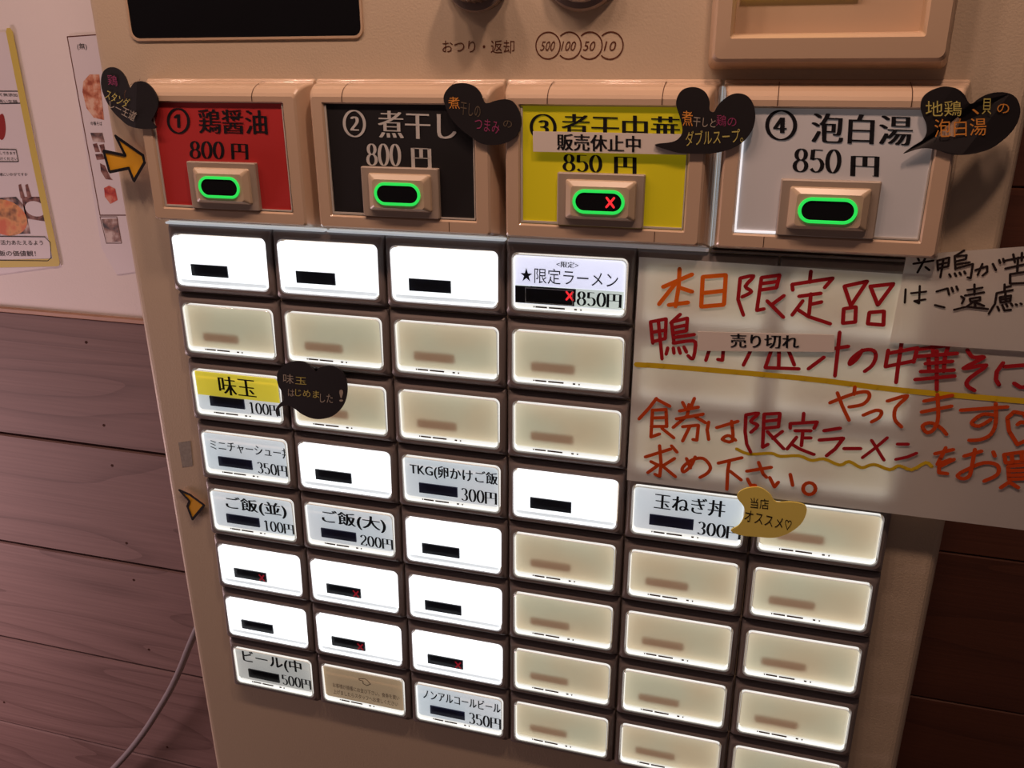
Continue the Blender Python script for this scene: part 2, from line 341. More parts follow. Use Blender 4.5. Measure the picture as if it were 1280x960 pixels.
def put_price(bm, body, quad, n):
    """a price in a high-contrast book face: thick uprights, hairline horizontals"""
    (a, b, c, d) = quad; adv = [1.55 if ch == 'y' else 1.0 for ch in body]; tot = sum(adv); x0 = 0
    def at(s, t): return ((a[0]*(1-s)+b[0]*s)*(1-t) + (d[0]*(1-s)+c[0]*s)*t, (a[1]*(1-s)+b[1]*s)*(1-t) + (d[1]*(1-s)+c[1]*s)*t)
    for ch, w in zip(body, adv):
        for st in _digit[ch]:
            L = len(st); off = []
            for i, p in enumerate(st):
                q0, q1 = st[max(i-1, 0)], st[min(i+1, L-1)]
                if st[0] == st[-1] or math.hypot(st[0][0]-st[-1][0], st[0][1]-st[-1][1]) < .01:
                    q0, q1 = st[i-1 if i else L-2], st[i+1 if i < L-1 else 1]
                dx, dy = q1[0]-q0[0], q1[1]-q0[1]; l = math.hypot(dx, dy) or 1e-6
                h = .035 + .10*abs(dy/l)**1.6
                off.append((-dy/l*h, dx/l*h))
            for i in range(L-1):
                n1 = n - .004*(i % 2)
                pts = ((st[i][0]+off[i][0], st[i][1]+off[i][1]), (st[i+1][0]+off[i+1][0], st[i+1][1]+off[i+1][1]), (st[i+1][0]-off[i+1][0], st[i+1][1]-off[i+1][1]), (st[i][0]-off[i][0], st[i][1]-off[i][1]))
                bm.faces.new([bm.verts.new(W(*at((x0+x)/tot, y/1.75), n1)) for x, y in pts])
        x0 += w
def R4(u0, v0, u1, v1): return ((u0, v0), (u1, v0), (u1, v1), (u0, v1))
def Q(pts, n): return [P(x, y, n) for x, y in pts]
def lettering(parent, mt, items, n, name='lettering', label=None, clip=None):
    bm = bmesh.new()
    for it in items:
        t = it[0].replace('円', 'y')
        if all(ch in _digit for ch in t): put_price(bm, t, it[1], n)
        else: put_text(bm, it[0], it[1], n, it[2] if len(it) > 2 else True, clip)
    return finish(name, bm, mt, parent, label=label)

def disc_prism(bm, cu, cv, prof, k=40, knurl=0.0):
    ls = []
    for r, n in prof:
        ls.append([(cu+(r*(1-knurl*(i % 2)))*math.cos(i*2*math.pi/k), cv+(r*(1-knurl*(i % 2)))*math.sin(i*2*math.pi/k), n) for i in range(k)])
    loops(bm, ls, True, False)
# ================================================================== the room
NW = 150.0                                         # plane of the wall behind the machine
def struct(name, bm, mt, parent=None): return finish(name, bm, mt, parent, kind=None if parent else 'structure')
bm = bmesh.new(); box(bm, -700, -900, 900, 978, NW+6, NW+60); wall = struct('wall_back', bm, M['wall'])
bm = bmesh.new(); box(bm, -700, -900, 250, 93, NW, NW+6); struct('plaster', bm, M['wall'], wall)
bm = bmesh.new()
vs = [bm.verts.new((x, y, z)) for z in (0, -0.04) for x, y in ((-0.95, -1.6), (1.2, -1.6), (1.2, 0.28), (-0.95, 0.28))]
for f in ((0, 1, 2, 3), (7, 6, 5, 4), (0, 4, 5, 1), (1, 5, 6, 2), (2, 6, 7, 3), (3, 7, 4, 0)): bm.faces.new([vs[i] for i in f])
struct('floor', bm, M['floor'])
def plank(u0, v0, u1, v1, n0, n1, mt):
    bm = bmesh.new(); g = 2.2 if mt is M['plank'] else 0.5
    loops(bm, [ring(rr(u0, v0+g*0.4, u1, v1-g*0.4, 0.5, 1), n1), ring(rr(u0, v0+g*0.4, u1, v1-g*0.4, 0.5, 1), n0+1.2), ring(rr(u0+.3, v0+g*0.4+0.8, u1-.3, v1-g*0.4-0.8, 0.5, 1), n0)])
    finish('plank', bm, mt, wall)
vj = [93.5, 190.5, 287.0, 383.5, 479.5, 576, 672, 768, 864, 960]
for a, b in zip(vj, vj[1:]): plank(-700, a, 249, b, NW-1.5, NW+6, M['plank'])
for k in range(19): plank(251, -900+k*98.8, 900, -900+(k+1)*98.8, NW-0.5, NW+6, M['plank_dark'])
bm = bmesh.new(); loops(bm, [ring(rr(-700, 91.2, 249, 94.4, .6, 2), NW+6), ring(rr(-700, 91.2, 249, 94.4, .6, 2), NW-2.2), ring(rr(-699.5, 91.7, 248.5, 93.9, .4, 2), NW-2.8)]); finish('rail', bm, M['rail'], wall)
for x, y in ((107.6, 428), (129.7, 531.7), (140, 582), (158, 679), (167, 725), (186, 812), (209, 934), (5, 878)):
    c = P(x, y, NW-1.6); bm = bmesh.new(); disc_prism(bm, c[0], c[1], [(1.0, NW-1.2), (1.0, NW-1.75)], 10); finish('nail', bm, M['joint'], wall)
bm = bmesh.new(); box(bm, -700, 960, 900, 977, NW-8, NW+6); struct('baseboard_back', bm, M['plank_dark'])

# ================================================================== the ticket machine
e = bpy.data.objects.new('ticket_machine', None); col.objects.link(e); e.location = W(146, 977.7, 80)
ORG[e.name] = Vector(e.location); machine = e
tag(machine, 'beige upright meal ticket vending machine with backlit menu buttons, against the wall', 'vending machine')
EL, ER = -26.9, 316.4
bm = bmesh.new(); box(bm, EL+5, -268, ER-5, 975, 26, NW-2.5); finish('cabinet', bm, M['paint'], machine)
bm = bmesh.new(); box(bm, EL+12, 930, ER-12, 977.7, 20, NW-10); finish('plinth', bm, M['groove'], machine)
bm = bmesh.new()
dl = []
for ins, n in ((0, 25.9), (0, 9.0), (0.3, 7.4), (1.0, 6.1), (1.9, 5.2), (3.0, 4.65), (4.4, 4.5)):
    dl.append(ring(rr(EL+ins, -270+ins, ER-ins, 928-ins, 3, 3), n))
loops(bm, dl, True, True)
finish('door', bm, M['paint'], machine)

# ---- black screen, coin return lever, chromed coin slot, bill slot
bm = bmesh.new()
loops(bm, [ring(rr(-8.0, -150, 92.9, -76.1, 3.6), 4.5), ring(rr(-7.8, -149.8, 92.7, -76.3, 3.4), 3.9), ring(rr(-7.0, -149, 91.9, -77.1, 3), 3.9), ring(rr(-6.9, -149, 91.8, -77.2, 3), 4.4)], False)
scr = finish('screen', bm, M['recess'], machine, label='black screen in a thin raised beige rim')
bm = bmesh.new(); slab(bm, rr(-6.95, -149, 91.85, -77.1, 3), 4.1, 4.45); finish('glass', bm, M['black'], scr)
bm = bmesh.new(); disc_prism(bm, 137, -96, [(11.9, 4.5), (11.9, 2.5), (11.4, 1.6), (9.2, 1.6)], 48); lv = finish('return_lever', bm, M['dark_steel'], machine, label='dark round coin return knob')
bm = bmesh.new(); disc_prism(bm, 137, -96, [(9.2, 1.6), (9.0, -7), (8.2, -8.5)], 56, 0.07); finish('knurled_grip', bm, M['dark_steel'], lv)
bm = bmesh.new(); disc_prism(bm, 174, -98, [(14.2, 4.5), (14.2, 3.2), (13.4, 2.2), (11.5, 1.8)], 48); cs = finish('coin_slot', bm, M['dark_steel'], machine, label='round chromed coin slot')
bm = bmesh.new(); disc_prism(bm, 174, -98, [(11.5, 1.8), (11, 0), (9.5, -1.6), (6.5, -2.6), (3, -3)], 48); cf = finish('slot_face', bm, M['steel'], cs, smooth=True)
bm = bmesh.new(); box(bm, 173.2, -106, 174.8, -91, -3.2, -2.4); finish('slot_opening', bm, M['black'], cs)
bm = bmesh.new()
loops(bm, [ring(rr(217.3, -140, 290.6, -65.2, 2.5), 4.5), ring(rr(217.6, -139.6, 290.2, -65.6, 2.5), 2.5), ring(rr(219.0, -138, 288.6, -67.6, 2.2), -4.2), ring(rr(219.8, -137, 287.8, -68.6, 2), -5.0),
           ring(rr(224.2, -133, 281.8, -74.6, .8), -5.2), ring(rr(225.0, -132.5, 281.0, -75.6, .5), -3.4), ring(rr(225.2, -132.3, 280.8, -76.2, .5), 3.2)], True)
bs = finish('bill_slot', bm, M['recess'], machine, label='raised beige bill slot with a yellow lamp inside')
bm = bmesh.new(); box(bm, 226.5, -131, 262, -87.3, 1.6, 3.1); finish('lamp_window', bm, M['bill_glow'], bs)
# printed words and coin marks
lettering(machine, M['ink_brown'], [('おつり・返却', Q([(553, 50), (643, 50), (643, 67), (553, 66)], 4.4), False)], 4.4, 'lettering')
bm = bmesh.new()
for i, (c, t) in enumerate(((685, '500'), (711, '100'), (737, '50'), (763, '10'))):
    cu, cv = P(c, 57, 4.4)
    arc = [(cu+4.35*math.cos(a*math.pi/16), cv+4.35*math.sin(a*math.pi/16)) for a in range(33)]
    if i: arc = [p for p in arc if p[0] > cu-3.5 or False]; arc.sort(key=lambda p: math.atan2(p[1]-cv, p[0]-cu))
    for a, b in zip(arc, arc[1:]):
        fo = [(cu+(p[0]-cu)*k, cv+(p[1]-cv)*k) for p, k in ((a, 1.05), (b, 1.05), (b, .95), (a, .95))]
        bm.faces.new([bm.verts.new(W(x, y, 4.4-.01*i)) for x, y in fo])
    w = 8.6 if len(t) == 3 else 7
    put_text(bm, t, Q([(c-w+1.5, 51.5), (c+w+1.5, 51.5), (c+w-1.5, 63.5), (c-w-1.5, 63.5)], 4.4), 4.38, False)
finish('coin_print', bm, M['ink_brown'], machine)

# ---- four large menu buttons
def big_module(i, mt, ink, spec):
    u = -3.7 + 75.5*i
    bm = bmesh.new()
    A, B = u+0.25, u+75.25
    def rg(l, t, r, b, rad, n): return ring(rr(A+l, -62.2+t, B-r, -5.2-b, rad), n)
    loops(bm, [rg(0, 0, 0, 0, .8, 4.7)] + [rg(.05+.25*q/6, 1.16-1.1*math.sin(math.radians(90-15*q)), .05+.3*q/6, .05+.3*q/6, .8, 4.3-1.1*math.cos(math.radians(90-15*q))) for q in range(7)] + [rg(.4, 1.3, .6, .6, 1.0, 2.2), rg(.9, 1.7, 1.4, 1.2, 1.2, -.2), rg(1.3, 2.3, 2.0, 1.7, 1.4, -2.6),
               rg(1.7, 3.3, 2.6, 2.1, 1.4, -4.6), rg(2.2, 4.8, 3.2, 2.7, 1.2, -6.0), rg(2.8, 6.0, 4.0, 3.3, 1.0, -6.6),
               ring(rr(u+7.2, -54.3, u+66.9, -12.3, .5), -6.6), ring(rr(u+7.8, -53.8, u+66.3, -12.9, .3), -5.9), ring(rr(u+7.9, -53.7, u+66.2, -13.0, .3), -5.0)], True)
    mod = finish('large_menu_button', bm, M['frame'], machine, label=spec['label'])
    for p in mod.data.polygons:
        if p.index < 7*24+24 and p.index >= 24: p.use_smooth = True
    bm = bmesh.new(); box(bm, u+8.0, -53.6, u+66.1, -13.1, -5.4, -5.02); card = finish('menu_panel', bm, mt, mod, label=spec['panel'])
    # edges of the clear cover: thin strips round the panel
    bm = bmesh.new()
    box(bm, u+7.95, -53.4, u+8.6, -13.2, -6.0, -5.42); box(bm, u+8.6, -14.0, u+21.5, -13.2, -6.0, -5.42)
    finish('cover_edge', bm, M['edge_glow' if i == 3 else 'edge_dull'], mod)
    bm = bmesh.new(); box(bm, u+52.5, -13.8, u+66, -13.2, -6.0, -5.42); box(bm, u+65.7, -53.4, u+66.1, -13.8, -6.0, -5.42)
    finish('cover_edge', bm, M['edge_dull'], mod)
    # centre plate and press button
    bm = bmesh.new()
    loops(bm, [ring(rr(u+21.6, -31.6, u+52.4, -13.2, .4), -5.4), ring(rr(u+21.6, -31.6, u+52.4, -13.2, .4), -7.0), ring(rr(u+22.0, -31.2, u+52.0, -13.4, .4), -7.3)])
    pl = finish('centre_plate', bm, M['housing_plate'], mod)
    bm = bmesh.new()
    loops(bm, [ring(rr(u+24.7, -29.4, u+49.7, -15.6, .8), -7.3), ring(rr(u+25.0, -29.1, u+49.4, -15.9, .8), -8.3), ring(rr(u+27.0, -27.4, u+47.4, -17.0, 1.2), -9.6)], True)
    finish('press_button', bm, M['button'], mod)
    cu, cv = u+36.9, -22.2
    def stad(a, b, n): return ring(rr(cu-a, cv-b, cu+a, cv+b, b, 8), n)
    bm = bmesh.new(); loops(bm, [stad(9.2, 4.2, -9.6), stad(9.1, 4.1, -10.1), stad(8.2, 3.2, -10.1), stad(8.1, 3.1, -9.7)], False)
    finish('light_ring', bm, M['green_led'], mod, label='glowing green ring')
    bm = bmesh.new(); loops(bm, [stad(8.2, 3.2, -9.6), stad(8.1, 3.1, -9.75)], True); finish('display', bm, M['black'], mod)
    if spec.get('cross'):
        bm = bmesh.new()
        for s in (-1, 1): stroke(bm, [(cu+4.2-1.3, cv-1.6*s), (cu+4.2+1.3, cv+1.6*s)], .8, -9.8)
        finish('cross_mark', bm, M['red_led'], mod, label='red lit cross')
    # mould seams over the top bevel
    prof = [(-62.1, 4.0), (-61.5, 3.6), (-61.3, 2.3), (-60.7, -.3), (-59.9, -2.7), (-58.9, -4.7), (-57.4, -6.1), (-56.2, -6.7), (-54.4, -6.7)]
    bm = bmesh.new()
    for x in spec['seams']:
        su = P(x, 112, -4)[0]
        for (v0, n0), (v1, n1) in zip(prof, prof[1:]):
            bm.faces.new([bm.verts.new(W(a, b, c-.06)) for a, b, c in ((su, v0, n0), (su+.28, v0, n0), (su+.28, v1, n1), (su, v1, n1))])
    for x in spec.get('low_seams', ()):
        su = P(x, 292, -6)[0]; box(bm, su, -12.2, su+.25, -8.6, -6.65, -6.0)
    finish('groove', bm, M['groove'], mod)
    lettering(mod, ink, [(t, Q(q, -5.5)) for t, q in spec['text']], -5.5)
    return mod
big_module(0, M['panel_red'], M['ink'], dict(label='first large menu button, red panel', panel='red panel', seams=(160, 318), text=[
    ('①', [(208, 135), (237, 135), (238, 167), (209, 167)]), ('鶏醤油', [(247, 136), (333, 138), (335, 168), (249, 166)]), ('800', [(236, 176), (280, 177), (281, 199), (237, 198)]), ('円', [(288, 178), (310, 179), (311, 200), (289, 199)])]))
big_module(1, M['panel_black'], M['ink_white'], dict(label='second large menu button, black panel', panel='black panel', seams=(430, 562), low_seams=(562,), text=[
    ('②', [(428, 137), (457, 138), (458, 172), (429, 171)]), ('煮干し', [(472, 138), (570, 141), (571, 175), (473, 172)]), ('800', [(457, 179), (501, 180), (502, 208), (458, 207)]), ('円', [(513, 183), (539, 184), (540, 211), (514, 210)])]))
big_module(2, M['panel_yellow'], M['ink'], dict(label='third large menu button, yellow panel with a lit cross', panel='yellow panel', seams=(686, 829), low_seams=(818,), cross=True, text=[
    ('③', [(662, 142), (696, 143), (696, 176), (662, 175)]), ('煮干中華', [(702, 142), (850, 146), (850, 180), (702, 176)]), ('850', [(703, 192), (753, 194), (753, 216), (703, 214)]), ('円', [(767, 194), (796, 195), (796, 222), (767, 221)])]))
big_module(3, M['panel_grey'], M['ink'], dict(label='fourth large menu button, pale grey panel', panel='pale grey panel', seams=(973, 1140), low_seams=(955,), text=[
    ('④', [(957, 137), (997, 138), (996, 176), (956, 175)]), ('泡白湯', [(1015, 141), (1142, 145), (1140, 182), (1013, 178)]), ('850', [(992, 185), (1053, 187), (1051, 217), (990, 215)]), ('円', [(1063, 193), (1100, 194), (1099, 222), (1062, 220)])]))

# ---- clear strips under the large buttons and in one joint, where the backlight leaks out
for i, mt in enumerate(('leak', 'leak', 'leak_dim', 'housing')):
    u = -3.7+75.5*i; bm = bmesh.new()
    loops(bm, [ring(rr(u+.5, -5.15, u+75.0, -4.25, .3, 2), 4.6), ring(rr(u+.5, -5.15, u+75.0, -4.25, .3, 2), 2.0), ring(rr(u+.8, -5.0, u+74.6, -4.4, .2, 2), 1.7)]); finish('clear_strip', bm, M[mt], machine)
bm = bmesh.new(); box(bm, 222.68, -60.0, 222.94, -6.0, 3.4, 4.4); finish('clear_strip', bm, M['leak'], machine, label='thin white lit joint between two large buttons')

# ---- small menu buttons: 8 rows of 6
PU, PV, CW, CH = 50.0, 30.28, 43.7, 21.6
def lerp2(a, b, v0, v1): return lambda v: a + (b-a)*max(0, min(1, (v-v0)/(v1-v0)))
def proto_meshes():
    """meshes shared by all small buttons, built round cell (0, 0)"""
    out = {}
    o0 = W(CW/2, CH/2, 2)
    def keep(key, bm, mt, smooth=False):
        for v in bm.verts: v.co -= o0
        bmesh.ops.recalc_face_normals(bm, faces=bm.faces)
        me = bpy.data.meshes.new(key); bm.to_mesh(me); bm.free(); me.materials.append(mt)
        if smooth:
            for p in me.polygons: p.use_smooth = True
        out[key] = me
    g = 3.0
    bm = bmesh.new()
    loops(bm, [ring(rr(-g, -4.1, CW+g, CH+4.5, .6), 4.7),
               ring(rr(-g, -4.0, CW+g, CH+4.3, .9), lerp2(3.4, 4.3, -4, CH+4)),
               ring(rr(-g+.5, -3.4, CW+g-.5, CH+2.6, 1.6), lerp2(2.5, 1.2, -3.5, CH+2)),
               ring(rr(-1.5, -1.6, CW+1.5, CH+1.5, 2.6), lerp2(1.5, .35, -1.6, CH+1.5)),
               ring(rr(-.5, -.5, CW+.5, CH+.5, 2.5), lerp2(1.3, .3, -.5, CH+.5)),
               ring(rr(-.3, -.3, CW+.3, CH+.3, 2.3), 2.0),
               ring(rr(-.3, -.3, CW+.3, CH+.3, 2.3), 4.6)], True)
    keep('housing', bm, M['housing'])
    bm = bmesh.new()
    loops(bm, [ring(rr(0, 0, CW, CH, 2.2), 1.5), ring(rr(0, 0, CW, CH, 2.2), .35), ring(rr(.35, .35, CW-.35, CH-.35, 1.9), 0)], True)
    keep('lens', bm, M['acrylic'])
    for key, mt in (('rim', 'rim'), ('rim_lit', 'lit')):
        bm = bmesh.new()
        if key == 'rim': loops(bm, [ring(rr(.42, .38, CW-.38, CH-.42, 1.9), .45), ring(rr(.42, .38, CW-.38, CH-.42, 1.9), 4.2)], False)
        else: loops(bm, [ring(rr(.1, .1, CW-.1, CH-.1, 2.1), .9), ring(rr(.15, .15, CW-.15, CH-.15, 2.1), .4), ring(rr(.4, .35, CW-.35, CH-.4, 1.9), .4), ring(rr(.4, .35, CW-.35, CH-.4, 1.9), 4.2)], False)
        keep(key, bm, M[mt])
    bm = bmesh.new(); loops(bm, [ring(rr(.1, .1, CW-.1, CH-.1, 2.1), .9), ring(rr(.15, .15, CW-.15, CH-.15, 2.1), .4), ring(rr(.42, .38, CW-.38, CH-.42, 1.9), .4)], False); keep('rim_edge', bm, M['rim_edge'])
    bm = bmesh.new(); slab(bm, rr(.8, .8, CW-.8, CH-.8, 1.6), 4.1, 4.4); keep('back', bm, M['back_glow'])
    bm = bmesh.new(); slab(bm, rr(6.6, 13.3, 24.6, 17.3, 1.2), 3.95, 4.1); keep('slot', bm, M['slot'])
    bm = bmesh.new(); loops(bm, [ring(rr(.7, .5, CW-.4, CH-2.2, 1.6), 1.1)], True); keep('frost', bm, M['frost'])
    bm = bmesh.new(); slab(bm, rr(.5, CH-2.2, CW-.5, CH-.6, .7), 1.5, 2.2); keep('ledge', bm, M['rim'])
    bm = bmesh.new(); box(bm, .7, CH-2.3, CW-.7, CH-.7, 1.35, 2.2); keep('ledge_lit', bm, M['rim_dim'])
    bm = bmesh.new()
    for a, b in ((9, 13.5), (14.3, 20.5), (24.2, 25.2), (26.5, 27.0), (8.2, 8.6)): box(bm, a, CH-1.5, b, CH-.95, 1.2, 1.5)
    keep('dash', bm, M['groove'])
    bm = bmesh.new(); slab(bm, rr(.65, .6, CW-.6, CH-.65, 1.6), 1.5, 1.9); keep('lit_card', bm, M['lit'])
    bm = bmesh.new(); slab(bm, rr(.6, .45, CW-.4, CH-2.2, 1.6), 1.5, 1.9)
    for key in ('card', 'card_dim', 'card_bright', 'card_beige'):
        keep(key, bm.copy(), M[key])
    bm.free()
    bm = bmesh.new(); box(bm, 7.1, 12.3, 24.7, 17.3, .9, 1.5); keep('display', bm, M['display'])
    keepb = bmesh.new(); box(keepb, 7.1, 12.3, 24.7, 17.0, .9, 1.5); keep('display_blue', keepb, M['display_blue'])
    for key, mt in (('cross', 'red_led'), ('cross_dim', 'red_led_dim')):
        bm = bmesh.new()
        for s in (-1, 1): stroke(bm, [(21.2, 15.0-1.5*s), (23.6, 15.0+1.5*s)], .8, .85)
        keep(key, bm, M[mt])
    return out
PM = proto_meshes()
cells = {}
def cell(r, c, state, label, **kw):
    u, v = c*PU, r*PV + (0.55 if c >= 4 else 0)
    org = W(u+CW/2, v+CH/2, 2)
    b = link('menu_button', PM['housing'], machine, org, label)
    def add(name, key, label=None): return link(name, PM[key], b, org, label)
    add('clear_lens', 'lens')
    if state == 'E':
        add('lens_rim', 'rim'); add('lens_edge', 'rim_edge'); add('back_plate', 'back'); add('display', 'slot'); add('frosted_insert', 'frost'); add('lens_ledge', 'ledge'); add('dash', 'dash')
    elif state == 'B':
        add('lens_rim', 'rim_lit'); add('menu_card', 'lit_card', 'blank white lit card'); add('display', 'display'); add('lens_ledge', 'ledge_lit')
        if kw.get('cross'): add('cross_mark', 'cross_dim', 'faint red cross')
    else:
        add('lens_rim', 'rim'); add('lens_edge', 'rim_edge'); add('menu_card', state, kw.get('card_label')); add('lens_ledge', 'ledge'); add('dash', 'dash')
        if kw.get('display', True): add('display', 'display' if kw.get('dark') else 'display_blue')
        if kw.get('cross'): add('cross_mark', 'cross', 'red lit cross')
        if kw.get('band'):
            a, bb, mt = kw['band']; bm = bmesh.new(); box(bm, u+1.0, v+a, u+CW-.8, v+bb, 1.3, 1.5); finish('colour_band', bm, M[mt], b)
        lettering(b, M[kw.get('ink', 'ink')], [(t[0], R4(u+t[1], v+t[2], u+t[3], v+t[4])) + tuple(t[5:]) for t in kw['text']], 1.25, clip=u+CW-.8)
        if kw.get('hook'): kw['hook'](b, u, v)
    cells[(r, c)] = b
blank = 'blank white lit menu button, %s'
def frame_line(b, u, v):
    bm = bmesh.new(); stroke(bm, [(u+5.2, v+12.9), (u+23.6, v+12.9), (u+23.6, v+18.6), (u+5.2, v+18.6)], .32, .8, True); finish('display_frame', bm, M['edge_dull'], b)
    bm = bmesh.new(); box(bm, u+1.0, v+12.4, u+24.2, v+19.0, .95, 1.3); finish('display_border', bm, M['black'], b)
def pointing_hand(b, u, v):
    bm = bmesh.new(); stroke(bm, [(u+20.0, v+4.4), (u+23, v+4.0), (u+24.5, v+4.8), (u+26, v+6.6), (u+24, v+8.0), (u+22, v+7.2), (u+22.0, v+5.6), (u+20.0, v+5.4)], .35, 1.25, True); finish('hand_symbol', bm, M['ink_brown'], b)
for c in range(3): cell(0, c, 'B', blank % 'top row')
cell(0, 3, 'card_bright', 'limited ramen menu button with a red cross', dark=True, cross=True, band=(12.2, 19.2, 'card_green'), hook=frame_line,
     text=[('<限定>', 17, 2.0, 25.5, 4.3), ('★限定ラーメン', 3.0, 5.0, 40.5, 11.0, False), ('850円', 25.0, 13.0, 42.2, 18.6)])
for c in range(4): cell(1, c, 'E', 'unused frosted menu button, second row')
cell(2, 0, 'card', 'seasoned egg menu button with a yellow band', band=(.9, 12.2, 'card_yellow'), text=[('味玉', 12.5, 2.0, 31.5, 11.0), ('100円', 26.5, 13.2, 42.3, 18.7)])
for c in range(1, 4): cell(2, c, 'E', 'unused frosted menu button, third row')
cell(3, 0, 'card', 'mini pork bowl menu button', text=[('ミニチャーシュー丼', 3.6, 4.0, 45.5, 9.2), ('350円', 27.0, 12.6, 42.8, 18.4)])
cell(3, 1, 'B', blank % 'fourth row')
cell(3, 2, 'card', 'egg on rice menu button', text=[('TKG(卵かけご飯)', 3.0, 3.0, 44.6, 9.6), ('300円', 26.0, 12.2, 42.5, 18.4)])
cell(3, 3, 'B', blank % 'fourth row')
cell(4, 0, 'card', 'regular rice menu button', text=[('ご飯(並)', 7.5, 2.6, 40, 10.4), ('100円', 26.5, 12.8, 42.9, 18.5)])
cell(4, 1, 'card', 'large rice menu button', text=[('ご飯(大)', 8.0, 2.4, 40, 10.2), ('200円', 26.5, 12.8, 42.9, 18.5)])
cell(4, 2, 'B', blank % 'fifth row'); cell(4, 3, 'E', 'unused frosted menu button, fifth row')
for c in range(3): cell(5, c, 'B', blank % 'sixth row', cross=c < 2)
for c in range(3): cell(6, c, 'B', blank % 'seventh row', cross=c > 0)
cell(7, 0, 'card_dim', 'beer menu button', dark=True, text=[('ビール(中', 4.6, .9, 38.5, 9.5), ('500円', 26.0, 11.6, 42.8, 18.0)])
cell(7, 1, 'card_beige', 'beige notice card button without a price', display=False, ink='ink_brown', hook=pointing_hand,
     text=[('お客様が順番にお並び下さい。食券を買い', 5, 10.4, 41, 13.2, False), ('上げましたらスタッフへお渡しください', 5, 14.4, 40, 17.2, False)])
cell(7, 2, 'card', 'non-alcoholic beer menu button', text=[('ノンアルコールビール', 3.6, 3.2, 42.9, 8.6), ('350円', 26.5, 11.8, 43.0, 18.6)])
for r in (5, 6, 7): cell(r, 3, 'E', 'unused frosted menu button, lower rows')
cell(3, 4, 'card', 'onion bowl menu button beside the yellow sticker', text=[('玉ねぎ丼', 8.5, 2.4, 36.5, 9.6), ('300円', 26.0, 12.8, 43.4, 18.8)])
for r in range(8):
    for c in (4, 5):
        if (r, c) not in cells: cell(r, c, 'E', 'unused frosted menu button, under the paper sign' if r < 3 else 'unused frosted menu button, lower rows')

# ---- glue residue on the door
bm = bmesh.new(); slab(bm, Q([(223, 553), (238, 551), (241, 582), (228, 584)], 4.4), 4.35, 4.48); finish('glue_residue', bm, M['residue'], machine)

# ================================================================== paper signs
NP = -1.9
bm = bmesh.new()
def sheet(bm, q, n0, th=.12, k=14):
    """a sheet with a faint sag between its taped edges"""
    a, b, c, d = q; top, bot = [], []
    for j in range(k+1):
        for i in range(k+1):
            s, t = i/k, j/k
            u = (a[0]*(1-s)+b[0]*s)*(1-t)+(d[0]*(1-s)+c[0]*s)*t; v = (a[1]*(1-s)+b[1]*s)*(1-t)+(d[1]*(1-s)+c[1]*s)*t
            top.append(bm.verts.new(W(u, v, n0))); bot.append(bm.verts.new(W(u, v, n0+th)))
    for j in range(k):
        for i in range(k):
            p = j*(k+1)+i
            bm.faces.new((top[p], top[p+1], top[p+k+2], top[p+k+1]))
sheet(bm, Q([(799, 321), (1330, 356), (1345, 671), (783.5, 600)], NP), NP)
sign = finish('paper_sign', bm, M['paper'], None, label='large white paper sign in red and orange marker over the right buttons', cat='sign')
s1 = (780, 300, 2.56); sB = (1030, 300, 5.052); sC = (780, 470, 5.052); sD = (1030, 470, 4.8)
